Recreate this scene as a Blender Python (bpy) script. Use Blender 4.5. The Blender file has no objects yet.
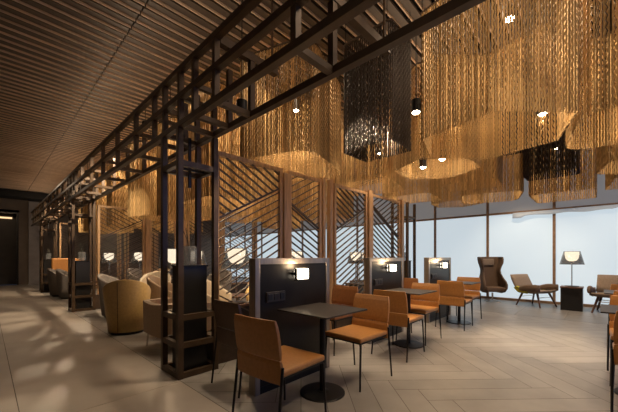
import bpy, bmesh, math, random
import numpy as np
from mathutils import Vector, Matrix
random.seed(7); rng = np.random.default_rng(7)
S = bpy.context.scene; C = S.collection
PI = math.pi
def R(d): return math.radians(d)

# ---------------------------------------------------------------- materials
def mk(name, col, rough=.5, metal=0., var=.25, scale=12., bump=0., stretch=(1, 1, 1), spec=.5, island=0.):
    m = bpy.data.materials.new(name); m.use_nodes = True
    nt = m.node_tree; b = nt.nodes['Principled BSDF']
    tc = nt.nodes.new('ShaderNodeTexCoord'); mp = nt.nodes.new('ShaderNodeMapping')
    mp.inputs['Scale'].default_value = stretch
    nz = nt.nodes.new('ShaderNodeTexNoise'); nz.inputs['Scale'].default_value = scale; nz.inputs['Detail'].default_value = 5
    nt.links.new(tc.outputs['Object'], mp.inputs['Vector']); nt.links.new(mp.outputs['Vector'], nz.inputs['Vector'])
    rp = nt.nodes.new('ShaderNodeValToRGB')
    rp.color_ramp.elements[0].position = .3; rp.color_ramp.elements[1].position = .7
    rp.color_ramp.elements[0].color = tuple(c * (1 - var) for c in col) + (1,)
    rp.color_ramp.elements[1].color = tuple(min(1, c * (1 + var)) for c in col) + (1,)
    nt.links.new(nz.outputs['Fac'], rp.inputs['Fac'])
    out = rp.outputs['Color']
    if island:
        g = nt.nodes.new('ShaderNodeNewGeometry'); mr = nt.nodes.new('ShaderNodeMapRange')
        mr.inputs['To Min'].default_value = 1 - island; mr.inputs['To Max'].default_value = 1 + island
        nt.links.new(g.outputs['Random Per Island'], mr.inputs['Value'])
        hs = nt.nodes.new('ShaderNodeHueSaturation'); nt.links.new(mr.outputs['Result'], hs.inputs['Value'])
        nt.links.new(out, hs.inputs['Color']); out = hs.outputs['Color']
    nt.links.new(out, b.inputs['Base Color'])
    b.inputs['Roughness'].default_value = rough; b.inputs['Metallic'].default_value = metal
    b.inputs['Specular IOR Level'].default_value = spec
    if bump:
        bp = nt.nodes.new('ShaderNodeBump'); bp.inputs['Strength'].default_value = bump; bp.inputs['Distance'].default_value = .01
        nt.links.new(nz.outputs['Fac'], bp.inputs['Height']); nt.links.new(bp.outputs['Normal'], b.inputs['Normal'])
    return m
def emit(name, col, st, var=.03, scale=2.):
    m = mk(name, tuple(c * .35 for c in col), .6, 0, var, scale)
    b = m.node_tree.nodes['Principled BSDF']
    b.inputs['Emission Color'].default_value = tuple(col) + (1,); b.inputs['Emission Strength'].default_value = st
    return m
def smoke(name, col, alpha):
    m = mk(name, col, .12, 0, .1, 4.)
    m.node_tree.nodes['Principled BSDF'].inputs['Alpha'].default_value = alpha
    return m
M = dict(
    steel=mk('dark_bronze_steel', (.072, .043, .023), .42, .3, .25, 9),
    black=mk('black_lacquer', (.012, .011, .011), .35, 0, .3, 5),
    blacksteel=mk('black_steel', (.014, .013, .013), .4, .5, .3, 20),
    wood=mk('tan_timber', (.42, .25, .125), .45, 0, .3, 6, .05, (6, 6, .6)),
    slat=mk('dark_slat_timber', (.055, .032, .018), .45, 0, .3, 10),
    leather=mk('orange_leather', (.41, .180, .048), .42, 0, .10, 45, .06),
    rust=mk('rust_leather', (.22, .085, .026), .45, 0, .12, 40, .06),
    shadedleather=mk('shaded_brown_leather', (.085, .048, .030), .45, 0, .12, 40, .06),  # brown leather darkened in its colour for the chair's shade
    top=mk('charcoal_laminate', (.034, .027, .022), .45, 0, .35, 40, spec=.3),
    panel=mk('charcoal_panel', (.014, .0115, .0095), .32, 0, .25, 6, spec=.25),
    frame=mk('brushed_steel', (.34, .29, .245), .36, .75, .15, 30, 0, (1, 1, .05)),
    chain=mk('bronze_chain', (.48, .305, .125), .6, .2, .15, 3., island=.3),
    chainunlit=mk('unlit_bronze_chain', (.075, .056, .044), .42, .5, .25, 3.),  # same bronze chain with its unlit tone put into the colour
    stone=mk('pale_stone_tile', (.30, .255, .215), .42, 0, .10, 2.2, .02, (1, 1, 1), .4, .05),
    plank=mk('timber_look_plank', (.235, .212, .192), .40, 0, .12, 3.5, .02, (1, 1, 1), .4, .10),
    greytile=mk('grey_floor_tile', (.15, .138, .13), .38, 0, .12, 3, .02, island=.06),
    grout=mk('dark_grout', (.07, .055, .045), .8, 0, .2, 20),
    ceiledge=mk('pale_slat_lip', (.55, .40, .28), .5, 0, .2, 3, 0, (.3, 6, 1)),
    ceil=mk('brown_slat', (.075, .056, .043), .5, 0, .25, 3, 0, (.3, 6, 1)),
    ceilback=mk('black_void', (.012, .010, .009), .9, 0, .3, 3),
    wall=mk('brown_wall', (.16, .12, .09), .7, 0, .12, 3),
    pier=mk('grey_pier', (.30, .26, .24), .7, 0, .1, 4),
    lift=mk('dark_lift_panel', (.05, .042, .035), .4, .3, .15, 4),
    glass=emit('frosted_daylight_film', (.72, .84, .92), .72, .05, .6),
    glassfill=emit('blue_fill_film', (.40, .52, .9), .25, .05, .6),
    glassfillup=emit('blue_fill_upper_film', (.28, .42, 1.0), 3.0, .05, .6),  # unseen upper panes, raised to throw blue onto the truss
    glassup=emit('grey_upper_film', (.62, .62, .64), .20, .08, .8),
    film=emit('peeling_film', (.72, .76, .80), .3, .05, 3),
    mull=mk('brown_mullion', (.26, .16, .10), .45, .2, .2, 8),
    mustard=mk('mustard_leather', (.50, .33, .12), .45, 0, .10, 30, .05),
    olive=mk('olive_fabric', (.30, .27, .02), .8, 0, .15, 40, .1),
    cream=mk('cream_fabric', (.55, .46, .34), .8, 0, .08, 60, .1),
    tan=mk('tan_leather', (.34, .23, .14), .5, 0, .10, 40, .05),
    grey=mk('grey_fabric', (.19, .165, .145), .85, 0, .18, 70, .12),
    taupe=mk('taupe_fabric', (.21, .155, .115), .85, 0, .2, 60, .12),
    brown=mk('brown_fabric', (.12, .075, .05), .85, 0, .18, 60, .12),
    walnut=mk('walnut_leg', (.10, .045, .022), .45, 0, .25, 12),
    chrome=mk('chrome', (.62, .60, .58), .15, 1, .05, 10),
    shade=smoke('smoked_shade', (.08, .08, .085), .5),
    vase=smoke('ribbed_glass', (.25, .25, .25), .35),
    bowl=emit('glowing_lamp_bowl', (1, .84, .62), 4.0),
    cube=emit('glowing_cube_shade', (1, .86, .66), 5.0),
    bulb=emit('spotlight_lens', (1, .84, .62), 45.),
    strip=emit('warm_light_strip', (1, .68, .36), 1.3),
    paper=mk('paper', (.6, .56, .5), .7, 0, .05, 5),
    plant=mk('dry_plant', (.05, .045, .03), .7, 0, .4, 15),
)

# ---------------------------------------------------------------- mesh builder
class MB:
    def __init__(s): s.b = bmesh.new()
    def box(s, x0, x1, y0, y1, z0, z1, mat=None, bev=0., seg=2):
        vs = [Vector((x, y, z)) for x in (x0, x1) for y in (y0, y1) for z in (z0, z1)]
        if mat is not None: vs = [mat @ v for v in vs]
        v = [s.b.verts.new(p) for p in vs]
        fs = [s.b.faces.new([v[i] for i in q]) for q in ((0, 1, 3, 2), (4, 6, 7, 5), (0, 4, 5, 1), (2, 3, 7, 6), (0, 2, 6, 4), (1, 5, 7, 3))]
        if bev:
            es = list({e for f in fs for e in f.edges})
            bmesh.ops.bevel(s.b, geom=es, offset=bev, segments=seg, affect='EDGES', profile=.5)
        return s
    def bar(s, p, q, w, h=None, up=(0, 0, 1)):
        p, q = Vector(p), Vector(q); h = h or w; d = (q - p); L = d.length; d.normalize()
        u = Vector(up)
        if abs(d.dot(u)) > .98: u = Vector((0, 1, 0))
        x = d.cross(u).normalized(); y = x.cross(d)
        m = Matrix((x, d, y)).transposed().to_4x4(); m.translation = p
        return s.box(-w / 2, w / 2, 0, L, -h / 2, h / 2, m)
    def loft(s, secs, close=True, caps=True):
        rows = [[s.b.verts.new(p) for p in sec] for sec in secs]; n = len(rows[0])
        for a, b in zip(rows, rows[1:]):
            for i in range(n if close else n - 1):
                j = (i + 1) % n; s.b.faces.new((a[i], a[j], b[j], b[i]))
        if caps:
            s.b.faces.new(rows[0][::-1]); s.b.faces.new(rows[-1])
        return s
    def lathe(s, prof, c=(0, 0, 0), n=28, caps=True):
        secs = [[(c[0] + r * math.cos(2 * PI * i / n), c[1] + r * math.sin(2 * PI * i / n), c[2] + z) for i in range(n)] for r, z in prof]
        return s.loft(secs, True, caps)
    def tube(s, pts, r, n=8, closed=False, r2=None):
        pts = [Vector(p) for p in pts]; N = len(pts); secs = []
        for i, p in enumerate(pts):
            a = pts[(i - 1) % N] if (closed or i) else p; b = pts[(i + 1) % N] if (closed or i < N - 1) else p
            d = (b - a).normalized(); u = Vector((0, 0, 1)) if abs(d.z) < .95 else Vector((1, 0, 0))
            x = d.cross(u).normalized(); y = d.cross(x)
            rr = r if r2 is None else r + (r2 - r) * i / (N - 1)
            secs.append([p + (x * math.cos(t) + y * math.sin(t)) * rr for t in [2 * PI * k / n for k in range(n)]])
        if closed: secs.append(secs[0]); return s.loft(secs, True, False)
        return s.loft(secs)
    def build(s, name, mat, parent=None, smooth=False, sub=0, bevel=0., loc=None, rot=None):
        bmesh.ops.recalc_face_normals(s.b, faces=s.b.faces)
        me = bpy.data.meshes.new(name); s.b.to_mesh(me); s.b.free()
        return link(name, me, mat, parent, smooth, sub, bevel, loc, rot)
def link(name, me, mat, parent=None, smooth=False, sub=0, bevel=0., loc=None, rot=None):
    me.materials.append(M[mat] if isinstance(mat, str) else mat)
    o = bpy.data.objects.new(name, me); C.objects.link(o)
    if parent: o.parent = parent
    if loc: o.location = loc
    if rot is not None: o.rotation_euler = (0, 0, rot)
    if smooth: me.polygons.foreach_set('use_smooth', [True] * len(me.polygons))
    if bevel:
        m = o.modifiers.new('b', 'BEVEL'); m.width = bevel; m.segments = 2; m.limit_method = 'ANGLE'
    if sub:
        m = o.modifiers.new('s', 'SUBSURF'); m.levels = sub; m.render_levels = sub
    return o
def thing(name, label, cat, loc=(0, 0, 0), rz=0., group=None):
    o = bpy.data.objects.new(name, None); C.objects.link(o); o.empty_display_size = .1
    o.location = loc; o.rotation_euler = (0, 0, rz); return tag(o, label, cat, group)
def tag(o, label, cat, group=None):
    o['label'] = label; o['category'] = cat
    if group: o['group'] = group
    return o
def struct(o): o['kind'] = 'structure'; return o
def dup(root, loc, rz, label, group=None):
    r = root.copy(); C.objects.link(r); r.location = loc; r.rotation_euler = (0, 0, rz); r['label'] = label
    if group: r['group'] = group
    for ch in list(root.children):
        c = ch.copy(); C.objects.link(c); c.parent = r
        for g in ch.children:
            d = g.copy(); C.objects.link(d); d.parent = c
    return r
class Kind:                      # first call places the prototype, later calls copy it
    def __init__(s, make): s.make = make; s.p = None
    def __call__(s, loc, rz, label, group=None):
        if s.p is None:
            s.p = s.make(label); r = s.p; r.location = loc; r.rotation_euler = (0, 0, rz)
            if group: r['group'] = group
            return r
        return dup(s.p, loc, rz, label, group)

# ---------------------------------------------------------------- camera
A = R(43.5)
cam = bpy.data.cameras.new('camera'); co = bpy.data.objects.new('camera', cam); C.objects.link(co)
co.location = (0, 0, 1.2); co.rotation_euler = (PI / 2, 0, A - PI / 2)
cam.sensor_width = 36; cam.lens = 307 / 618 * 36; cam.shift_y = 51 / 618; cam.clip_start = .05
S.camera = co

# ---------------------------------------------------------------- shell
XW, YE, ZC = 10.05, 18.1, 3.95
def clip_poly(poly, f):          # keep f(p) >= 0, convex
    out = []
    for i, p in enumerate(poly):
        q = poly[(i + 1) % len(poly)]; a, b = f(p), f(q)
        if a >= 0: out.append(p)
        if (a >= 0) != (b >= 0):
            t = a / (a - b); out.append(tuple(p[k] + (q[k] - p[k]) * t for k in range(2)))
    return out
m = MB(); m.box(-4, XW + .3, -6, YE + .3, -.15, -.006)
struct(m.build('floor', 'grout'))
m = MB()                          # stone slabs left of the screens
xs = [-3.26, -2.14, -.94, .18, 1.3]; ys = [-3.2, -.13, 2.94, 6.0, 9.07, 12.14, 15.2, 18.1]
for x0, x1 in zip(xs, xs[1:]):
    for y0, y1 in zip(ys, ys[1:]): m.box(x0 + .003, x1 - .003, y0 + .003, y1 - .003, -.006, 0)
fl = m.build('floor', 'stone'); struct(fl)
m = MB()                          # grey tile margin along the windows
x = 7.6
while x < XW - .1:
    y = -5.9
    while y < 18: m.box(x + .002, min(XW, x + .8) - .002, y + .002, min(YE, y + .8) - .002, -.006, 0); y += .8
    x += .8
struct(m.build('floor', 'greytile'))
m = MB(); W_, K = .212, 6         # herringbone planks right of them, at 45 degrees
L_ = W_ * K; c45 = math.sqrt(.5)
def emitplank(u0, u1, v0, v1):
    g = .0022; u0 += g; v0 += g; u1 -= g; v1 -= g
    pl = [(u0, v0), (u1, v0), (u1, v1), (u0, v1)]
    pl = [((u - v) * c45, (u + v) * c45) for u, v in pl]
    for f in (lambda p: p[0] - 1.303, lambda p: 7.597 - p[0], lambda p: p[1] + 5.9, lambda p: YE - p[1]):
        pl = clip_poly(pl, f)
        if len(pl) < 3: return
    m.b.faces.new([m.b.verts.new((x, y, 0)) for x, y in pl])
for i in range(-70, 110):
    for j in range(-14, 16):
        # classic herringbone: one horizontal + one vertical plank per cell of a staircase lattice
        u = (i + 0) * W_ + j * L_; v = i * W_ - j * L_
        emitplank(u, u + L_, v, v + W_)
        emitplank(u, u + W_, v + W_, v + W_ + L_)
struct(m.build('floor', 'plank'))
m = MB(); m2 = MB()               # slatted ceiling, boards run along X with open gaps
y = -5.8
while y < 18:
    for x0, x1 in ((-4, 1.193), (1.207, XW)):
        m.box(x0, x1, y, y + .085, ZC, ZC + .028); m2.box(x0, x1, y + .089, y + .101, ZC - .022, ZC + .03)
    y += .155
struct(m.build('ceiling', 'ceil')); struct(m2.build('ceiling', 'ceiledge'))
m = MB(); m.box(-4, XW + .3, -6, YE + .3, 4.25, 4.35)
x = -3.5
while x < 10: m.box(x, x + .05, -6, YE, ZC + .03, ZC + .09); x += 1.15
struct(m.build('ceiling', 'ceilback'))
# end wall with lift opening
m = MB(); m.box(-4, -1.1, YE, YE + .2, 0, 4.2); m.box(-1.1, .98, YE, YE + .2, 3.1, 4.2); m.box(.98, 1.27, YE, YE + .2, 0, 4.2); m.box(1.27, XW + .2, YE + .02, YE + .2, 0, 4.2)
struct(m.build('wall_back', 'wall'))
m = MB(); m.box(1.29, 1.64, YE - .12, YE + .01, 0, 3.62); struct(m.build('trim_1', 'pier'))
m = MB(); m.box(-4, 2.2, YE - 1.0, YE - .01, 3.66, 3.9); struct(m.build('trim_2', 'ceilback'))
m = MB(); m.box(.92, .975, YE - .04, YE + .03, 0, 3.1); m.box(-1.1, .92, YE - .04, YE + .03, 3.04, 3.1); struct(m.build('trim_3', 'black'))
m = MB(); m.box(-1.1, .98, YE + .55, YE + .65, 0, 3.2); m.box(.98, 1.0, YE + .2, YE + .6, 0, 3.2); m.box(-1.1, 1., YE, YE + .6, 3.1, 3.2)
struct(m.build('door_1', 'lift'))
m = MB(); m.box(-1.1, .80, YE + .50, YE + .54, 2.86, 2.93); struct(m.build('trim_4', 'strip'))
m = MB(); m.box(-4.2, -4, -6, YE + .3, 0, 4.2); struct(m.build('wall_left', 'wall'))
# window wall
def window(n, p0, p1, axis, up=True):
    fr = MB(); pn = MB(); w = .03
    def bx(mb, a0, a1, z0, z1, d0, d1):
        if axis == 'X': mb.box(XW + d0, XW + d1, a0, a1, z0, z1)
        else: mb.box(a0, a1, -6 - d1, -6 - d0, z0, z1)
    bx(fr, p0, p0 + w, 0, 3.95, -.05, .07); bx(fr, p1 - w, p1, 0, 3.95, -.05, .07)
    bx(fr, p0 + w, p1 - w, 0, .06, -.05, .07); bx(fr, p0 + w, p1 - w, 2.395, 2.45, -.05, .07)
    f = struct(fr.build(f'window_{n}', 'mull'))
    bx(pn, p0 + w, p1 - w, .06, 2.395, .01, .03); pn.build('pane', 'glass' if axis == 'X' else 'glassfill', f)
    u = MB(); bx(u, p0 + w, p1 - w, 2.45, 3.95, .01, .03); u.build('upper_pane', 'glassup' if axis == 'X' else 'glassfillup', f)
k = 1; y = -5.19
while y < 17.5:
    window(k, y, y + 1.512, 'X'); k += 1; y += 1.512
x = 3.0  # unseen glazing added behind the camera for blue fill
while x < 9.5:
    window(k, x, x + 1.4, 'Y'); k += 1; x += 1.4
# peeling strip of window film
m = MB(); n = 24
prof = [(-.6 + 2.35 * i / n, 2.40 - .012 * (2 + math.sin(i * .9)) - (.03 if i < 4 else .07) * (1 if i < 22 else 1.6)) for i in range(n + 1)]
ft = m.b
rows = []
for yy, zz in prof:
    b_ = .018 * math.sin(yy * 7) - .085
    rows.append([(XW - .055, yy, 2.41), (XW + b_, yy, (zz + 2.41) / 2), (XW + b_ - .012, yy, zz), (XW + b_ - .015, yy, zz), (XW + b_ - .003, yy, (zz + 2.41) / 2), (XW - .058, yy, 2.41)])
m.loft(rows)
tag(m.build('window_film', 'film', smooth=True), 'loose strip of pale window film peeling under the transom behind the lamp', 'window film')

# ---------------------------------------------------------------- lattice towers and truss
XO, XI, ZB, ZM, ZT = 1.325, 1.685, 2.50, 2.775, 3.04
def make_tower(label, h=2.47):
    t = thing('lattice_tower', label, 'tower')
    b = .055; a = .19
    for sx in (-1, 1):
        for sy in (-1, 1):
            m = MB(); m.box(sx * a - b / 2, sx * a + b / 2, sy * a - b / 2, sy * a + b / 2, 0, h); m.build('post', 'steel', t, bevel=.003)
    for z in (.03, .325, .60, 2.13):
        m = MB(); e = a - b / 2
        for s_ in (-1, 1):
            m.box(-e, e, s_ * a - b / 2 + .004, s_ * a + b / 2 - .004, z - .027, z + .027); m.box(s_ * a - b / 2 + .004, s_ * a + b / 2 - .004, -e, e, z - .027, z + .027)
        m.build('rail', 'steel', t)
    m = MB(); m.box(-.012, .012, -.012, .012, 1.94, h); m.box(-.16, .16, -.012, .012, 2.12, 2.145); m.build('hanging_bar', 'blacksteel', t)
    return t
tower = Kind(make_tower)
tower((1.505, 3.19, 0), 0, 'nearest dark bronze lattice tower on the floor between the tiles and planks', 'dark lattice towers')
tower((1.505, 8.53, 0), 0, 'dark lattice tower beside the yellow and grey armchairs, second along the truss', 'dark lattice towers')
tower((1.505, 13.9, 0), 0, 'farthest dark lattice tower along the truss, near the grey wall pier', 'dark lattice towers')
tower((6.95, 3.45, 0), 0, 'dark lattice tower at the window end of the screen row', 'dark lattice towers')
for x, y, lab in ((6.95, 3.45, 'black pedestal box inside the tower at the window end of the screens'), (1.505, 3.19, 'black pedestal box inside the nearest lattice tower'), (1.505, 8.53, 'black pedestal box inside the second lattice tower'), (1.505, 13.9, 'black pedestal box inside the farthest lattice tower')):
    p = thing('pedestal', lab, 'pedestal', (x, y, 0), 0, 'black pedestals inside the towers')
    m = MB(); m.box(-.13, .13, -.13, .13, .0, 1.10); m.build('body', 'black', p, bevel=.004)
    m = MB(); m.box(-.14, .14, -.14, .14, 1.10, 1.115); m.build('top', 'blacksteel', p)
    v = thing('glass_vase', {3.45: 'ribbed clear glass vase of dark twigs on the pedestal at the window end', 3.19: 'ribbed clear glass vase on the nearest black pedestal', 8.53: 'ribbed clear glass vase on the pedestal of the second tower', 13.9: 'ribbed clear glass vase on the pedestal of the farthest tower'}[y], 'vase', (x, y, 1.115), 0, 'ribbed glass vases')
    n = 40; secs = []
    for r, z in ((.06, 0), (.07, .01), (.072, .17), (.062, .20), (.057, .20), (.066, .16), (.064, .015)):
        secs.append([((r + .003 * (i % 2)) * math.cos(2 * PI * i / n), (r + .003 * (i % 2)) * math.sin(2 * PI * i / n), z) for i in range(n)])
    MB().loft(secs).build('body', 'vase', v)
    m = MB()
    for q in range(7):
        a = q * .9; m.tube([(0, 0, .02), (.02 * math.cos(a), .02 * math.sin(a), .25), (.06 * math.cos(a), .06 * math.sin(a), .36 + .02 * (q % 3))], .003, 5)
    m.build('twig', 'plant', v)

t = thing('overhead_truss', 'long dark bronze overhead lattice truss carried by the towers', 'truss', (0, 0, 0))
cw = .058
for x, z in ((XO, ZB), (XO, ZM), (XO, ZT), (XI, ZB)):
    m = MB(); m.box(x - cw / 2, x + cw / 2, -2.5, 17.2, z - cw / 2 + .003, z + cw / 2); m.build('chord', 'steel', t, bevel=.003)
bays = [-1.5, -.53, .42, 1.37, 2.33, 2.70, 3.0, 3.38, 3.68, 4.3, 5.1, 5.9, 6.7, 7.5, 8.05, 8.34, 8.72, 9.0, 9.8, 10.6, 11.4, 12.2, 13.0, 13.7, 14.1, 15., 15.8, 16.6]
for y in bays:
    m = MB(); m.box(XO - .024, XO + .024, y - .024, y + .024, ZB + .029, ZT - .027); m.build('upright', 'steel', t)
    m = MB(); m.box(XI - .024, XI + .024, y - .024, y + .024, ZB + .029, ZT + .03); m.build('upright', 'steel', t)
    m = MB(); m.box(XO + .029, XI - .029, y - .024, y + .024, ZB - .022, ZB + .024); m.build('cross_bar', 'steel', t)
    if abs(y - .42) > .1 and abs(y - 1.37) > .1 and abs(y - 2.33) > .1:
        m = MB(); m.box(XO + .024, XI - .024, y - .022, y + .022, ZM - .02, ZM + .024); m.build('cross_bar', 'steel', t)
for i, (y, xe) in enumerate(((.42, 2.4), (1.37, 2.45), (2.33, 1.98))):
    m = MB(); m.box(XO + .03, xe, y - .03, y + .03, ZT - .05, ZT + .02)
    for x in (xe - .05,): m.box(x - .008, x + .008, y - .008, y + .008, ZT, 4.0)
    tag(m.build('ceiling_beam', 'steel'), ('short dark cross beam from the truss nearest the camera', 'dark cross beam above the front tables, second from the camera', 'dark cross beam nearest the tower, running over the partitions')[i], 'beam', 'cross beams over the seating')

# ---------------------------------------------------------------- screens
def clip_line(p, d, hps):
    t0, t1 = -9, 9
    for (nx, nz, c) in hps:           # nx*x+nz*z >= c
        den = nx * d[0] + nz * d[1]; num = c - (nx * p[0] + nz * p[1])
        if abs(den) < 1e-9:
            if num > 0: return None
        elif den > 0: t0 = max(t0, num / den)
        else: t1 = min(t1, num / den)
    if t1 - t0 < .04: return None
    return [(p[0] + d[0] * t, p[1] + d[1] * t) for t in (t0, t1)]
def screen(x0, y, w, zb, zt, mirror, label, gap=.098):
    t = thing('slatted_screen', label, 'screen', (x0, y, 0), 0, 'timber chevron screens')
    s = .05; dp = .05
    m = MB()
    m.box(0, s, -dp / 2, dp / 2, zb, zt); m.box(w - s, w, -dp / 2, dp / 2, zb, zt)
    m.box(s, w - s, -dp / 2, dp / 2, zt - s, zt); m.box(s, w - s, -dp / 2, dp / 2, zb, zb + s); m.build('frame', 'wood', t, bevel=.003)
    X0, X1 = s, w - s; T = math.tan(R(28)); d_up = (1, T); d_dn = (1, -T)
    zA = zt - .80; zB = zb + .53
    m = MB()
    base = [(1, 0, X0), (-1, 0, -X1), (0, 1, zb + s), (0, -1, -(zt - s))]
    z = zb - 1.5
    while z < zt + 1.5:
        for d, hp in ((d_dn, [(-T, 1, zA)]), (d_up, [(T, -1, -zA), (T, 1, zB)]), (d_dn, [(-T, -1, -zB)])):
            L = clip_line((0, z), d, base + hp)
            if L:
                (xa, za), (xb, zb_) = L
                if mirror: xa, xb = w - xa, w - xb
                m.bar((xa, 0, za), (xb, 0, zb_), .028, .013)
        z += gap
    for d in (d_up,): 
        L = clip_line((0, zA), d, base)
        (xa, za), (xb, zb_) = L
        if mirror: xa, xb = w - xa, w - xb
        m.bar((xa, 0, za), (xb, 0, zb_), .03, .024)
    m.build('slats', 'slat', t)
    return t
def post(x, y, z1, label, w=.09):
    m = MB(); m.box(-w / 2, w / 2, -w / 2, w / 2, 0, z1)
    return tag(m.build('timber_post', 'wood', bevel=.004, loc=(x, y, 0)), label, 'post', 'tan timber posts between screens')
def plinth(x0, x1, y, lab):
    m = MB(); m.box(x0, x1, y - .10, y + .10, 0, .325)
    tag(m.build('screen_plinth', 'slat', bevel=.004), lab, 'plinth', 'low dark plinths under the screens')
row = [(1.80, 1.02, 0), (2.94, .70, 1), (3.96, .98, 0), (5.10, 1.15, 1)]
nm1 = ['chevron slatted screen beside the nearest tower, behind the dark chair', 'chevron slatted screen above the first partition, second from the nearest tower', 'chevron slatted screen left of the second partition', 'chevron slatted screen above the second partition, nearest the windows']
nm2 = ['slatted screen right of the second tower, over the yellow armchair', 'slatted screen in the middle row, second from its tower', 'slatted screen in the middle row, third from its tower', 'slatted screen in the middle row, nearest the windows']
nm3 = ['slatted screen with tan frame beside the farthest tower', 'slatted screen in the farthest row, second from its tower', 'slatted screen in the farthest row, third from its tower', 'slatted screen in the farthest row, nearest the windows']
for y, nm, rn in ((3.2, nm1, 'front'), (8.53, nm2, 'middle'), (13.9, nm3, 'farthest')):
    for (x0, w, mi), lab in zip(row, nm): screen(x0, y, w, .325, 2.42, mi, lab)
    for k, (x, wd) in enumerate(((2.88, .10), (3.70, .06), (3.87, .07), (5.02, .11), (6.33, .10))):
        post(x, y, 2.46 if k else 2.36, f'tan timber post in the {rn} screen row, ' + ('first', 'second', 'third', 'fourth', 'last')[k] + ' from its tower', wd)
    for k, (a, b) in enumerate(((1.72, 2.825), (2.935, 3.665), (3.91, 4.96), (5.08, 6.275))):
        plinth(a, b, y, f'low dark plinth under the {rn} row of screens, ' + ('first', 'second', 'third', 'fourth')[k] + ' from its tower')

# ---------------------------------------------------------------- dining furniture
def rpad(x0, x1, y0, y1, z0, z1, r): 
    m = MB(); m.box(x0, x1, y0, y1, z0, z1, bev=r, seg=3); return m
def make_chair(label, mat='leather'):
    t = thing('dining_chair', label, 'chair')
    rpad(-.225, .235, -.215, .215, .425, .468, .014).build('seat', mat, t, smooth=False)
    def back(z0, z1, n=6):
        secs = []
        for i in range(n + 1):
            z = z0 + (z1 - z0) * i / n; x = -.226 - .045 * max(0, (z - .45) / .35) ** 1.3
            th = .013 if 0 < i < n else .008; w = .218 - (.004 if i in (0, n) else 0) - .012 * max(0, (z - .7) / .1)
            sec = []
            for k in range(9):
                yy = -w + 2 * w * k / 8; sec.append((x - .012 * (1 - (yy / w) ** 2) - th, yy, z))
            for k in range(8, -1, -1):
                yy = -w + 2 * w * k / 8; sec.append((x - .012 * (1 - (yy / w) ** 2) + th, yy, z))
            secs.append(sec)
        return MB().loft(secs)
    b = back(.542, .80); bo = b.build('backrest', mat, t, bevel=.004)
    b = back(.385, .538); b.build('back_skirt', mat, t, bevel=.004)
    m = MB(); 
    for s_ in (-1, 1): m.bar((-.24, s_ * .20, .417), (.222, s_ * .20, .417), .014)
    m.bar((.215, -.193, .417), (.215, .193, .417), .014); m.bar((-.21, -.193, .417), (-.21, .193, .417), .014)
    m.build('seat_frame', 'blacksteel', t)
    for p, q in (((.218, .203, .41), (.245, .215, 0)), ((.218, -.203, .41), (.245, -.215, 0)), ((-.226, .222, .50), (-.285, .228, 0)), ((-.226, -.222, .50), (-.285, -.228, 0))):
        m = MB(); m.tube([p, q], .0105, 8, r2=.0085); m.build('leg', 'blacksteel', t)
    return t
chair = Kind(make_chair)
CG = 'orange leather dining chairs'
# local +X is the way a chair faces
chair((1.50, 1.69, 0), R(4), 'orange dining chair in front, back to us, left of the nearest square table', CG)
chair((2.54, 1.76, 0), R(179), 'orange dining chair facing left across the nearest square table, right of it', CG)
chair((3.58, 1.83, 0), R(1), 'orange dining chair at the middle table, back turned, left of it', CG)
chair((4.34, 1.93, 0), R(180), 'orange dining chair facing left at the right side of the middle table', CG)
chair((5.61, 1.83, 0), R(1), 'orange dining chair left of the table by the third partition', CG)
chair((6.33, 1.90, 0), R(180), 'orange dining chair facing left, beside the brown wing chair', CG)
chair((3.51, -.29, 0), R(0), 'orange dining chair at the right photo edge, nearest the camera', CG)
chair((4.24, -.285, 0), R(180), 'orange dining chair across the table at the right edge, facing left', CG)
chair((5.38, -.32, 0), R(0), 'orange dining chair at the far right table, back turned, before the lounge chair', CG)
chair((6.12, -.32, 0), R(180), 'orange dining chair farthest back along the right photo edge', CG)
chair3 = Kind(lambda lab: make_chair(lab, 'shadedleather'))
chair2 = Kind(lambda lab: make_chair(lab, 'rust'))
chair3((1.77, 2.46, 0), 0, 'shade-darkened brown leather dining chair behind the front chair, beside the first partition', CG)
chair2((3.16, 2.56, 0), PI, 'rust brown dining chair seen between the first and second partitions', CG)
chair2((5.30, 2.68, 0), PI, 'rust brown dining chair seen between the second and third partitions', CG)
chair2((7.75, 3.0, 0), PI, 'rust brown dining chair behind the third partition', CG)
def make_table(label):
    t = thing('pedestal_table', label, 'table')
    m = MB(); m.box(-.285, .285, -.285, .285, .725, .738, bev=.003); m.build('tabletop', 'top', t)
    m = MB(); m.box(-.12, .12, -.12, .12, .717, .7248); m.build('top_plate', 'blacksteel', t)
    MB().lathe([(.026, .02), (.026, .717)], n=20).build('column', 'blacksteel', t, bevel=.002)
    MB().lathe([(.200, 0), (.200, .008), (.193, .012), (.06, .017), (.03, .022)], n=48).build('base', 'blacksteel', t)
    return t
table = Kind(make_table); TG = 'square pedestal tables'
table((2.06, 1.79, 0), 0, 'nearest square charcoal pedestal table in front of the first partition', TG)
table((4.0, 1.91, 0), 0, 'square charcoal pedestal table in front of the second partition', TG)
table((5.985, 1.88, 0), 0, 'square charcoal pedestal table in front of the third partition', TG)
table((3.875, -.285, 0), 0, 'square charcoal pedestal table cut by the right photo edge', TG)
table((5.75, -.32, 0), 0, 'square charcoal pedestal table far back at the right photo edge', TG)
table((2.42, 2.60, 0), 0, 'square pedestal table behind the first partition', TG)
table((4.62, 2.72, 0), 0, 'square pedestal table behind the second partition', TG)

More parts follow.
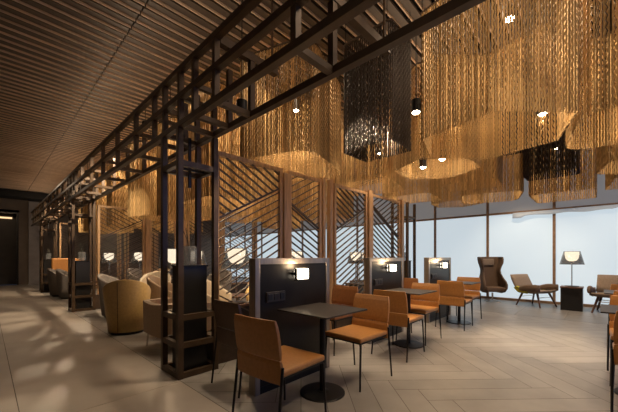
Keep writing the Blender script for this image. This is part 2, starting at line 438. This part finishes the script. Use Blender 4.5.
def make_partition(label):
    t = thing('partition', label, 'partition'); w = .5; th = .045; h = 1.19; f = .055
    m = MB(); m.box(-w + f, w - f, -th + .012, th - .012, .06, h - f); m.build('panel', 'panel', t)
    m = MB(); m.box(-w, -w + f, -th, th, 0, h); m.box(w - f, w, -th, th, 0, h); m.box(-w + f, w - f, -th, th, h - f, h); m.build('frame', 'frame', t, bevel=.004)
    m = MB(); m.box(-w + f, w - f, -th + .006, th - .006, 0, .06); m.build('kick_plate', 'blacksteel', t)
    m = MB(); m.box(-.375, -.155, -th - .004, -th + .013, .795, .885, bev=.003); so = m.build('socket_strip', 'lift', t)
    for i in range(3):
        m = MB(); x = -.338 + i * .073; m.box(x - .026, x + .026, -th - .009, -th - .004, .812, .868, bev=.002)
        m.build('socket', 'black', so)
    return t
part = Kind(make_partition); PG = 'black booth partitions'
PP = [((2.09, 2.19, 0), 'first', .0), ((4.13, 2.34, 0), 'second', .0), ((6.10, 2.30, 0), 'third', .0)]
pl = ['low black partition with steel frame behind the nearest table', 'low black framed partition behind the middle table', 'low black framed partition farthest along the row, before the windows']
def make_walllight(label):
    t = thing('wall_light', label, 'wall light')
    m = MB(); m.box(-.066, -.058, -.075, -.045, -.055, .05); m.box(-.066, -.045, -.05, 0, -.012, .012); m.box(-.05, .04, -.006, 0, -.03, .03); m.build('bracket', 'blacksteel', t)
    m = MB(); m.box(-.057, .052, -.125, -.03, -.05, .05, bev=.008); m.build('shade', 'cube', t)
    m = MB(); m.lathe([(.014, -.075), (.014, -.053)], (-.02, -.06, 0), 12); m.box(-.024, -.016, -.06, 0, -.072, -.064); m.build('stem', 'blacksteel', t)
    return t
wl = Kind(make_walllight)
def lamp(kind, loc, power, col=(1, .70, .40), name='glow', size=.04, aim=None, spot=None, blend=.6):
    d = bpy.data.lights.new(name, kind); d.energy = power; d.color = col
    if kind in ('POINT', 'SPOT'): d.shadow_soft_size = size
    if kind == 'SPOT': d.spot_size = R(spot); d.spot_blend = blend
    o = bpy.data.objects.new(name, d); C.objects.link(o); o.location = loc
    if aim is not None: o.rotation_euler = (Vector(aim) - Vector(loc)).to_track_quat('-Z', 'Y').to_euler()
    return o
for (loc, nm, _), lab in zip(PP, pl):
    part(loc, 0, lab, PG).scale = (1.15 if nm == 'third' else 1, 1, 1)
    wl((loc[0] + .0, loc[1] - .033, 1.04), 0, f'glowing cube wall light on the {nm} partition', 'cube wall lights')
    lamp('POINT', (loc[0] - .0, loc[1] - .125, 1.11), 4.5, name='wall_light_glow')

for (x, y, z), r, lab in (((2.34, 2.66, .7385), .3, 'white menu sheet on the table behind the first partition'), ((4.55, 2.78, .7385), -.2, 'white menu sheet on the table behind the second partition')):
    m = MB(); m.box(-.11, .11, -.075, .075, 0, .006)
    tag(m.build('menu_sheet', 'paper', loc=(x, y, z), rot=r), lab, 'menu', 'menu sheets')
# ---------------------------------------------------------------- window lounge
def make_klamp(label):
    t = thing('table_lamp', label, 'lamp')
    MB().lathe([(.13, 0), (.13, .015), (.02, .022)], n=32).build('base', 'blacksteel', t)
    MB().lathe([(.010, .02), (.010, .62)], n=12).build('stem', 'chrome', t)
    MB().lathe([(.222, .50), (.148, .80), (.146, .80), (.219, .50)], n=40, caps=False).build('shade', 'shade', t, smooth=True)
    MB().lathe([(.03, .575), (.08, .59), (.115, .64), (.128, .72), (.128, .79), (.12, .79)], n=32).build('diffuser', 'bowl', t, smooth=True)
    return t
klamp = Kind(make_klamp); KG = 'smoked shade table lamps'
def make_box(label):
    t = thing('box_table', label, 'side table')
    m = MB(); m.box(-.19, .19, -.19, .19, 0, .50); bo = m.build('body', 'black', t, bevel=.004)
    m = MB(); m.box(-.2, .2, -.2, .2, .50, .53); m.build('top', 'taupe' if False else 'walnut', t, bevel=.003)
    m = MB()
    for i in range(4): m.box(-.196, -.19, -.14, .14, .42 - i * .022, .43 - i * .022)
    m.build('vent', 'blacksteel', bo)
    return t
boxt = Kind(make_box); BG = 'black box side tables'
boxt((9.2, .47, 0), 0, 'black box side table under the lamp at the windows', BG)
klamp((9.2, .47, .53), 0, 'lit table lamp with smoked shade on the box before the windows', KG)
lamp('POINT', (9.2, .47, 1.06), 5, name='lamp_glow')

# wing chair, faces +X locally
t = thing('wing_chair', 'brown high wing chair standing by the windows right of the tables', 'armchair', (9.45, 2.12, 0), R(-141)); t.scale = (.76, .76, .87)
prof = [(.27, .27, .12), (.31, .33, .22), (.42, .385, .27), (.54, .39, .27), (.63, .375, .22), (.74, .345, .10), (.86, .31, .02), (.97, .30, .0), (1.08, .325, .03), (1.19, .365, .07), (1.30, .385, .06), (1.37, .385, .03), (1.385, .375, .0)]
secs = []
for z, w, xf in prof:
    lean = -.10 * (z - .3); th = .045; o_, i_ = [], []
    xb = -.27 + lean; xf2 = xf + lean * .5
    for k in range(17):
        u = -1 + 2 * k / 16; s_ = abs(u)
        if s_ > .55: f = (s_ - .55) / .45; x = xb + .09 + (xf2 - xb - .09) * f; y = w * (1 if u > 0 else -1)
        else: g = s_ / .55; x = xb + .09 * g ** 3; y = w * math.sin(g * PI / 2) * (1 if u > 0 else -1)
        o_.append((x, y, z)); i_.append((x + th * (1 - max(0, (s_ - .6) / .4) ** 3), y * (1 - th / w), z))
    secs.append(o_ + i_[::-1])
MB().loft(secs).build('shell', 'brown', t, smooth=True)
rpad(-.24, .27, -.30, .30, .31, .46, .04).build('seat_cushion', 'brown', t, smooth=True)
m = MB(); mt = Matrix.Translation((-.30, 0, 1.2)) @ Matrix.Rotation(R(-8), 4, 'Y'); m.box(-.03, .035, -.2, .2, -.10, .12, mt, .028, 3); m.build('headrest', 'taupe', t, smooth=True)
MB().lathe([(.03, .05), (.03, .27)], n=16).build('column', 'chrome', t)
for k in range(4):
    a = k * PI / 2 + .5; m = MB(); m.bar((0, 0, .05), (.30 * math.cos(a), .30 * math.sin(a), .014), .035, .024); m.build('foot', 'chrome', t)

def make_lounge(label, panel='taupe'):
    t = thing('lounge_chair', label, 'lounge chair')
    def slab(pts, halfw, th):         # side profile (x,z) swept across Y with rounded ends
        secs = []
        n = len(pts)
        for k in range(13):
            u = -1 + 2 * k / 12; y = halfw * math.sin(u * PI / 2); e = max(.12, math.cos(u * PI / 2) ** .35)
            up, dn = [], []
            for i, (x, z) in enumerate(pts):
                a = pts[max(0, i - 1)]; b = pts[min(n - 1, i + 1)]; dx, dz = b[0] - a[0], b[1] - a[1]; L = math.hypot(dx, dz); nx, nz = -dz / L, dx / L
                h = th / 2 * e * (.55 if i in (0, n - 1) else 1)
                up.append((x + nx * h, y, z + nz * h)); dn.append((x - nx * h, y, z - nz * h))
            secs.append(up + dn[::-1])
        return MB().loft(secs)
    slab([(-.26, .40), (-.12, .37), (.08, .365), (.25, .385), (.34, .42)], .32, .085).build('seat', 'taupe', t, smooth=True)
    slab([(-.24, .42), (-.30, .52), (-.37, .66), (-.42, .79)], .33, .085).build('backrest', 'taupe', t, smooth=True)
    for s_ in (-1, 1):
        secs = []
        for i in range(9):                # arm: a pad that curls up and forward from the seat edge
            f = i / 8; x = -.20 + .54 * f; zt = .47 + .10 * math.sin(min(1, f * 1.5) * PI / 2); yo = s_ * (.345 + .03 * math.sin(f * PI))
            w = .045 if 0 < i < 8 else .02; zz = .36 + .05 * f
            sec = []
            for q in range(12):
                a = 2 * PI * q / 12; sec.append((x, yo + w * math.cos(a), (zt + zz) / 2 + (zt - zz) / 2 * (abs(math.sin(a)) ** .7) * (1 if math.sin(a) > 0 else -1)))
            secs.append(sec)
        MB().loft(secs).build('armrest', 'brown', t, smooth=True)
        m = MB(); m.loft([[(x, s_ * .335, z) for x, z in ((-.30, .44), (-.18, .335), (.05, .325), (.05, .40), (-.22, .52))], [(x, s_ * .398, z) for x, z in ((-.28, .46), (-.18, .36), (.04, .35), (.04, .40), (-.22, .50))]]); m.build('side_panel', panel, t)
        for x, xe in ((.20, .33), (-.16, -.27)):
            m = MB(); m.tube([(x, s_ * .22, .35), (xe, s_ * .31, 0)], .027, 10, r2=.016); m.build('leg', 'walnut', t)
    m = MB(); m.bar((.24, -.24, .24), (.24, .24, .24), .016); m.bar((-.19, -.24, .24), (-.19, .24, .24), .016); m.build('stretcher', 'chrome', t)
    return t
make_lounge('low taupe lounge chair with olive side panel, left of the lamp', 'olive').location = (9.30, 1.30, 0)
lc = C.objects[-1]
for o in C.objects:
    if o.name == 'lounge_chair': o.rotation_euler = (0, 0, R(-116)); o.location = (9.32, 1.17, 0); o.scale = (.95,) * 3; o['group'] = 'lounge chairs by the windows'
o = make_lounge('low taupe lounge chair right of the lamp, facing it'); o.location = (9.25, -.22, 0); o.rotation_euler = (0, 0, R(172)); o['group'] = 'lounge chairs by the windows'

# ---------------------------------------------------------------- lounge bays behind the screens
def make_tub(label, mat, h=.86, seam=True):
    t = thing('tub_armchair', label, 'armchair'); N = 36; amax = R(138)
    secs = []
    for i in range(N + 1):
        th = -amax + 2 * amax * i / N; c = .5 + .5 * math.cos(th / amax * PI)
        hh = .56 * h / .86 + (h - .56 * h / .86) * c ** .8
        def P(r, z, sq=.05):
            rr = r * (1 + sq * (1 - math.cos(4 * th)) / 2)
            return (-rr * math.cos(th), rr * math.sin(th), z)
        secs.append([P(.265, .045), P(.295, .3), P(.335, hh - .02), P(.328, hh), P(.29, hh), P(.275, hh - .03), P(.25, .38), P(.225, .10)])
    MB().loft(secs).build('shell', mat, t, smooth=True, bevel=0)
    MB().lathe([(.20, .10), (.255, .12), (.262, .36), (.25, .40), (.20, .425), (.0005, .43)], (.035, 0, 0), 28).build('seat_cushion', mat, t, smooth=True)
    MB().lathe([(.23, 0), (.24, .045), (.2, .1)], n=28).build('base', 'black', t)
    if seam:
        m = MB(); m.bar((-.2665, .10, .05), (-.332, .10, h - .04), .007); m.build('seam', 'slat', t)
    return t
tubs = {}
def tub(mat, loc, deg, lab, h=.86):
    if mat not in tubs: tubs[mat] = Kind(lambda L: make_tub(L, mat, h))
    return tubs[mat](loc, R(deg), lab, 'tub armchairs in the lounge')
tub('mustard', (1.57, 5.50, 0), 68, 'mustard yellow tub armchair seen from behind left of the nearest tower')
tub('grey', (1.86, 7.15, 0), -35, 'dark grey tub armchair behind the yellow one, by the second tower')
tub('grey', (1.72, 11.25, 0), -25, 'dark grey tub armchair between the second and farthest towers')
tub('grey', (1.62, 12.1, 0), -20, 'dark grey tub armchair farthest back, before the orange settee')
tub('cream', (2.72, 7.5, 0), -120, 'cream tub armchair seen over the yellow armchair')
tub('cream', (2.62, 4.75, 0), -60, 'cream tub armchair behind the screen beside the nearest tower')
tub('mustard', (3.55, 4.5, 0), 200, 'yellow tub armchair behind the screens, right of the cream one')
tub('tan', (2.35, 5.9, 0), -40, 'tan leather tub armchair glimpsed through the nearest tower')
tub('tan', (4.5, 5.8, 0), 190, 'tan tub armchair deep in the lounge behind the front screens')
tub('grey', (4.3, 7.4, 0), 220, 'dark grey tub armchair deep in the lounge before the middle screens')
tub('grey', (3.3, 10.35, 0), -60, 'dark grey tub armchair beyond the middle row of screens')
tub('tan', (4.2, 11.2, 0), 200, 'tan tub armchair beyond the middle row of screens')
tub('cream', (6.0, 5.3, 0), 200, 'cream tub armchair behind the front screens near the windows')
# square armchair with pointed back corners, seen beside the nearest tower
t = thing('armchair', 'taupe leather square armchair with chrome legs left of the nearest tower', 'armchair', (1.80, 4.16, 0), R(2))
secs = []
for z, e in ((.20, 0), (.40, .01), (.62, .02)):
    sec = []
    pts = [(.30, .33), (.0, .34), (-.24, .34), (-.33, .30), (-.345, .15), (-.35, 0), (-.345, -.15), (-.33, -.30), (-.24, -.34), (.0, -.34), (.30, -.33)]
    for x, y in pts: sec.append((x * (1 + e), y * (1 + e), z - (.03 * (1 - min(1, abs(y) / .30)) if z > .6 else 0) - (.04 if z > .6 and x > .1 else 0)))
    for x, y in pts[::-1]: sec.append((x + (.06 if x < -.2 else 0), y * .82, z - (.03 * (1 - min(1, abs(y) / .30)) if z > .6 else 0) - (.04 if z > .6 and x > .1 else 0)))
    secs.append(sec)
MB().loft(secs).build('shell', 'tan', t, bevel=.006)
rpad(-.28, .30, -.27, .27, .22, .42, .03).build('seat_cushion', 'tan', t)
for x in (-.28, .26):
    for y in (-.27, .27):
        m = MB(); m.tube([(x, y, .21), (x * 1.05, y * 1.05, 0)], .012, 8); m.build('leg', 'chrome', t)
# orange settee
t = thing('settee', 'orange leather high-backed settee near the farthest tower', 'sofa', (1.95, 12.85, 0), R(-90))
rpad(-.40, -.26, -.45, .45, .12, 1.16, .04).build('backrest', 'leather', t)
rpad(-.26, .30, -.45, .45, .16, .45, .04).build('seat', 'leather', t)
m = MB(); m.box(-.36, .26, -.40, .40, 0, .12); m.build('base', 'black', t)

def make_round(label):
    t = thing('coffee_table', label, 'table')
    MB().lathe([(.30, .41), (.305, .425), (.30, .435)], n=36).build('tabletop', 'walnut', t)
    MB().lathe([(.02, .015), (.02, .41)], n=14).build('column', 'blacksteel', t)
    MB().lathe([(.18, 0), (.18, .01), (.03, .018)], n=32).build('base', 'blacksteel', t)
    return t
rt = Kind(make_round)
rt((2.45, 6.6, 0), 0, 'round low coffee table among the tub armchairs behind the yellow one', 'round coffee tables')
rt((3.5, 5.3, 0), 0, 'round low coffee table behind the front screens', 'round coffee tables')
rt((3.6, 6.7, 0), 0, 'round low coffee table before the middle screens', 'round coffee tables')
rt((2.6, 11.6, 0), 0, 'round low coffee table beyond the middle screens', 'round coffee tables')
rt((2.3, 10.2, 0), 0, 'round low coffee table by the second tower, on its far side', 'round coffee tables')
BL = [((2.52, 3.85), 'behind the screen beside the nearest tower', 1), ((2.02, 4.80), 'seen through the nearest tower', 1), ((2.98, 6.05), 'left of the nearest tower, beyond the tan chair', 0), ((2.95, 9.3), 'beyond the middle screens, right of the yellow chair', 1), ((2.6, 10.9), 'beyond the middle screens, far left', 1), ((4.75, 4.9), 'behind the second screen from the nearest tower', 1), ((7.35, 5.0), 'behind the front screens nearest the windows', 1), ((6.6, 4.6), 'behind the third screen from the nearest tower', 0), ((3.9, 9.9), 'beyond the middle screens in the lounge centre', 0)]
for (x, y), lab, lit in BL:
    boxt((x, y, 0), 0, 'black box side table ' + lab, BG)
    klamp((x, y, .53), 0, 'lit smoked-shade lamp ' + lab, KG)
    if lit: lamp('POINT', (x, y, 1.06), 5, name='lamp_glow')

# ---------------------------------------------------------------- chain curtains
def loop(kind, w, d, r=.2, rot=0.):
    pts = []
    if kind == 'rect':
        for cx, cy, a0 in ((w - r, d - r, 0), (-w + r, d - r, 90), (-w + r, -d + r, 180), (w - r, -d + r, 270)):
            for k in range(7): a = R(a0 + 15 * k); pts.append((cx + r * math.cos(a), cy + r * math.sin(a)))
    else:
        for k in range(6):
            a = R(60 * k); pts.append((w * math.cos(a), d * math.sin(a)))
    c, s_ = math.cos(R(rot)), math.sin(R(rot))
    return [(x * c - y * s_, x * s_ + y * c) for x, y in pts]
def resample(pts, pitch):
    P = np.array(pts + [pts[0]]); sg = np.diff(P, axis=0); L = np.hypot(*sg.T); cum = np.concatenate([[0], np.cumsum(L)])
    n = int(cum[-1] / pitch); s = (np.arange(n) + .5) * cum[-1] / n
    i = np.searchsorted(cum, s, side='right') - 1; f = (s - cum[i]) / L[i]
    return P[i] + sg[i] * f[:, None], sg[i] / L[i][:, None]
def curtain(loc, path, zb, zt, label, pitch=.020, seg=.034, w=.0088, mat='chain', group='hanging chain curtains'):
    cx, cy = loc
    t = thing('chain_curtain', label, 'chain curtain', (cx, cy, 0), 0, group)
    P, T = resample(path, pitch); n = len(P); Nn = np.stack([-T[:, 1], T[:, 0]], 1)
    m_ = int((zt - zb) / seg) + 1
    z = np.linspace(zt, zb, m_)
    jit = rng.uniform(-.004, .004, (n, 1))
    ph = (np.arange(n)[:, None] + np.arange(m_)[None, :]) % 2
    a = np.where(ph == 0, w, w * .45); b = np.where(ph == 0, w * .45, w)
    off = np.where(np.arange(m_) % 2 == 0, .0035, -.0035)[None, :] + jit * .5
    V = np.zeros((n, m_, 4, 3))
    ctr = P[:, None, :] + T[:, None, :] * off[:, :, None] + Nn[:, None, :] * jit[:, :, None]
    for k, (sa, sb) in enumerate(((1, 0), (0, 1), (-1, 0), (0, -1))):
        V[:, :, k, :2] = ctr + T[:, None, :] * (sa * a)[:, :, None] + Nn[:, None, :] * (sb * b)[:, :, None]
        V[:, :, k, 2] = z[None, :] + (rng.uniform(-.012, .012, (n, 1)) if k == 0 else 0)
    idx = np.arange(n * m_ * 4).reshape(n, m_, 4)
    F = np.stack([np.stack([idx[:, :-1, k], idx[:, :-1, (k + 1) % 4], idx[:, 1:, (k + 1) % 4], idx[:, 1:, k]], -1) for k in range(4)], 2).reshape(-1, 4)
    me = bpy.data.meshes.new('chain'); me.vertices.add(n * m_ * 4); me.vertices.foreach_set('co', V.ravel())
    me.loops.add(F.size); me.loops.foreach_set('vertex_index', F.ravel().astype(np.int32))
    me.polygons.add(len(F)); me.polygons.foreach_set('loop_start', np.arange(0, F.size, 4, dtype=np.int32)); me.update(calc_edges=True)
    o = link('chain', me, mat, t); o['kind'] = 'stuff'
    Q = [(x, y, zt + .012) for x, y in path]
    MB().tube(Q, .014, 6, True).build('hanging_rail', 'steel', t)
    st = max(1, len(path) // 4)
    for x, y in path[::st]:
        m = MB(); m.tube([(x, y, zt + .02), (x, y, ZC + .05)], .004, 5); m.build('suspension_cable', 'blacksteel', t)
    return t
def spotlight(x, y, z, label, power=170, ang=100, aim=None, glow=True):
    t = thing('ceiling_spotlight', label, 'spotlight', (x, y, z), 0, 'ceiling spotlights')
    MB().lathe([(.048, .01), (.055, .02), (.055, .15), (.04, .16)], n=20).build('can', 'blacksteel', t)
    MB().lathe([(.001, -.012), (.025, -.008), (.040, .004), (.044, .012)], n=20).build('lens', 'bulb' if glow else 'frame', t, smooth=True)
    m = MB(); m.tube([(0, 0, .155), (0, 0, ZC - z + .05)], .006, 6); m.build('stem', 'blacksteel', t)
    lamp('SPOT', (x, y, z - .03), power, (1, .78, .53), 'spot_beam', .025, (x, y, 0) if aim is None else aim, ang, .7)
def inner_fill(xy, zt, r, power):      # added area light without a fixture, brightening the curtain's inside from above
    d = bpy.data.lights.new('curtain_fill_light', 'AREA'); d.shape = 'DISK'; d.size = r * 1.1; d.energy = power; d.color = (1, .79, .54)
    o = bpy.data.objects.new('curtain_fill_light', d); C.objects.link(o); o.location = (xy[0], xy[1], zt + .05)
N_ = [  # (x, y), loop, bottom, top, material, label
    ((2.98, 3.12), ('rect', .64, .54, .22, 20), 2.44, 3.72, 'chain', 'golden chain curtain hanging over the front screens, right of the nearest tower'),
    ((3.08, 1.85), ('rect', .24, .30, .04, 0), 2.40, 3.62, 'chainunlit', 'dark square chain curtain hanging over the nearest table, coloured as unlit'),
    ((3.74, .86), ('hex', .74, .74, 0, 15), 2.46, 3.80, 'chain', 'large golden chain curtain at the upper right, nearest the camera'),
    ((4.42, -.32), ('rect', .62, .55, .25, 10), 2.50, 3.80, 'chain', 'large golden chain curtain cut by the right photo edge'),
    ((4.86, 3.10), ('rect', .60, .54, .15, 12), 2.47, 3.72, 'chain', 'golden chain curtain above the third front screen'),
    ((4.62, 1.78), ('hex', .64, .60, 0, 0), 2.50, 3.78, 'chain', 'golden six-sided chain curtain over the middle table'),
    ((5.50, .70), ('rect', .50, .40, .06, 8), 2.88, 3.78, 'chainunlit', 'short chain curtain coloured dark as unlit, seen through the large upper right one'),
    ((6.15, -.55), ('hex', .72, .62, 0, 10), 2.46, 3.78, 'chain', 'golden chain curtain over the far right table'),
    ((6.45, 3.0), ('rect', .52, .5, .1, 8), 2.47, 3.72, 'chain', 'golden chain curtain hanging beside the dark tower at the window end'),
    ((6.95, 1.60), ('rect', .58, .50, .2, 15), 2.38, 3.72, 'chain', 'golden chain curtain over the third partition'),
    ((5.80, 1.62), ('rect', .36, .42, .06, 5), 2.44, 3.78, 'chain', 'narrow golden chain curtain between the middle and third tables'),
    ((7.65, .52), ('rect', .58, .46, .05, 0), 2.36, 3.72, 'chain', 'lowest golden chain curtain before the windows, above the lounge chair'),
    ((8.1, 2.6), ('hex', .6, .6, 0, 5), 2.52, 3.72, 'chain', 'golden chain curtain in front of the windows above the wing chair'),
    ((7.75, -.62), ('rect', .6, .5, .1, 5), 2.50, 3.72, 'chain', 'golden chain curtain in front of the windows at the right edge'),
    ((6.75, .62), ('rect', .26, .36, .05, 0), 2.62, 3.72, 'chainunlit', 'narrow chain curtain coloured dark as unlit, hanging between golden ones before the windows'),
]
for (xy, lp, zb, zt, mat, lab) in N_:
    near = math.hypot(*xy) < 5.0
    curtain(xy, loop(*lp), zb, zt, lab, .026 if near else .031, .034 if near else .060, (.0125 if near else .0150), mat)
    if mat == 'chain': inner_fill(xy, zt, lp[1], 25 if xy[0] < 5.5 else 15)
F_ = [((2.75, 4.5), .55, 2.08, 'rect'), ((4.15, 4.7), .62, 2.0, 'hex'), ((5.8, 4.9), .6, 2.1, 'rect'), ((2.75, 5.95), .58, 1.98, 'hex'), ((4.2, 6.4), .62, 2.1, 'rect'), ((5.9, 6.7), .6, 2.05, 'hex'), ((2.8, 7.5), .5, 2.1, 'rect'), ((2.8, 9.8), .55, 2.05, 'hex'), ((4.3, 9.9), .6, 2.0, 'rect'), ((2.7, 11.3), .55, 2.0, 'rect'), ((4.3, 11.6), .6, 2.1, 'hex'), ((2.8, 12.8), .5, 2.05, 'rect')]
FL = ['golden chain curtain behind the front screens, beside the nearest tower', 'golden chain curtain behind the front screens, second from the tower', 'golden chain curtain behind the front screens, toward the windows', 'golden chain curtain over the round table behind the yellow armchair', 'golden chain curtain in the lounge centre between screen rows', 'golden chain curtain in the lounge between screen rows, toward the windows', 'golden chain curtain above the cream armchair', 'golden chain curtain just beyond the middle screens, left', 'golden chain curtain just beyond the middle screens, right', 'golden chain curtain over the far grey armchairs', 'golden chain curtain deep in the far lounge bay', 'golden chain curtain nearest the farthest tower']
for i, ((xy, r, zb, k), lab) in enumerate(zip(F_, FL)):
    curtain(xy, loop(k, r, r * .9, .12, 10 * (i % 4)), zb, 3.72, lab, .032, .09, .0155)
    inner_fill(xy, 3.72, r, 34)
def ray(px, py, d):
    l = (px - 309) / 307 * d
    return (d * math.cos(A) + l * math.sin(A), d * math.sin(A) - l * math.cos(A), 1.2 + (257 - py) / 307 * d)
SP = [((3.25, 3.36, 3.42), 'glowing spotlight inside the curtain over the front screens', 70), ((3.50, .64, 3.50), 'largest glowing spotlight, inside the upper right curtain', 170), ((4.62, 1.78, 3.5), 'glowing spotlight over the middle table', 120),
      (ray(442, 160, 4.75), 'glowing spotlight low in the curtain over the middle table, its right one', 50), (ray(379, 154, 5.6), 'glowing spotlight low right of the dark chain curtain', 110), (ray(423, 168, 4.95), 'smallest glowing spotlight low in the curtain over the middle table', 40),
      (ray(543, 115, 3.45), 'glowing spotlight low in the large upper right curtain', 60), (ray(557, 149, 6.1), 'glowing spotlight nearest the windows', 90), ((4.45, -.32, 3.45), 'glowing spotlight in the curtain at the right edge', 150), ((6.1, -.5, 3.4), 'glowing spotlight over the far right table', 100),
      ((6.95, 1.6, 3.3), 'glowing spotlight over the third table', 90), ((6.5, 3.0, 3.3), 'glowing spotlight by the window end of the screens', 90),
      ((2.75, 4.5, 3.4), 'glowing spotlight behind the front screens', 190), ((4.2, 5.55, 3.4), 'glowing spotlight in the lounge centre', 190), ((2.75, 6.85, 3.4), 'glowing spotlight over the grey and cream armchairs', 190), ((3.12, 8.9, 3.4), 'glowing spotlight left of the nearest tower, beyond the middle screens', 190), ((2.8, 12.05, 3.4), 'glowing spotlight over the farthest armchairs', 190), ((5.8, 5.8, 3.4), 'glowing spotlight in the lounge toward the windows', 160), ((4.3, 10.7, 3.4), 'glowing spotlight in the far lounge bay', 160)]
AIM = [(ray(416, 113, 3.6), (.3, 3.9, 0), 'glowing ceiling spotlight beside the dark chain curtain, turned toward the corridor', 230, 62), ((2.02, 4.95, 3.5), (.9, 2.2, 0), 'ceiling spotlight just behind the nearest tower', 85, 62),
       ((2.0, 6.0, 3.5), (.9, 9.4, 0), 'ceiling spotlight over the tan armchair, turned toward the second tower', 200, 62), ((2.0, 10.6, 3.5), (.9, 7.2, 0), 'ceiling spotlight beyond the second tower', 200, 62), ((2.0, 12.0, 3.5), (.9, 14.5, 0), 'ceiling spotlight before the farthest tower', 200, 62),
       ((5.15, .02, 3.5), (5.45, .62, 0), 'ceiling spotlight lighting the floor between the right tables', 190, 38), ((3.55, 2.42, 3.5), (3.5, 2.42, 0), 'ceiling spotlight lighting the floor between the first and second partitions', 120, 40), ((1.78, 2.62, 2.62), (1.92, 2.85, 0), 'ceiling spotlight lighting the floor before the nearest screen', 45, 62),
       ((2.7, .1, 3.75), (2.5, .3, 0), 'ceiling spotlight over the open floor in front', 70, 75), ((8.55, 1.35, 3.6), (9.5, 1.6, .4), 'ceiling spotlight before the windows, turned toward the wing chair', 110, 85), ((8.5, -.1, 3.6), (9.4, -.1, .4), 'ceiling spotlight before the windows, turned toward the lamp', 70, 80)]  # last two spots added as front fill for the backlit window chairs
for p, q, lab, pw, an in AIM: spotlight(*p, lab if lab[0] == 'g' else lab.replace('ceiling spotlight', 'small shaded black ceiling spotlight'), pw * 2.3, an, q, lab[0] == 'g')
for p, lab, pw in SP: spotlight(*p, lab, pw * .55)

# added warm area fill without fixtures: ceiling slats, corridor, curtain fronts, end wall
def wash(loc, sx, sy, power, up=True, col=(1, .74, .50)):
    d = bpy.data.lights.new('fill_wash', 'AREA'); d.shape = 'RECTANGLE'; d.size = sx; d.size_y = sy; d.energy = power; d.color = col
    o = bpy.data.objects.new('fill_wash', d); C.objects.link(o); o.location = loc; o.rotation_euler = (PI if up else 0, 0, 0)
for y in (1.5, 6, 10.5, 15): wash((1.5, y, 3.12), .12, 4, 13)
for x, y in ((4.2, 1.2), (4.2, 6), (7.5, 6), (4., 11)): wash((x, y, 3.74), 2.5, 1.6, 12)
for y in (1.5, 7): wash((-1.6, y, 3.9), .15, 1.2, 9, False)
wash((2.0, .2, 3.9), 1.2, 1.0, 22, False)
wash((.6, 14.5, 3.9), .15, 1.2, 30, False)
# ---------------------------------------------------------------- world + view
w = bpy.data.worlds.new('world'); S.world = w; w.use_nodes = True
w.node_tree.nodes['Background'].inputs['Color'].default_value = (.25, .32, .5, 1); w.node_tree.nodes['Background'].inputs['Strength'].default_value = .06
S.view_settings.view_transform = 'Standard'; S.view_settings.look = 'None'; S.view_settings.gamma = 1; S.view_settings.exposure = 0
S.cycles.use_denoising = True
S.cycles.max_bounces = 8; S.cycles.diffuse_bounces = 4
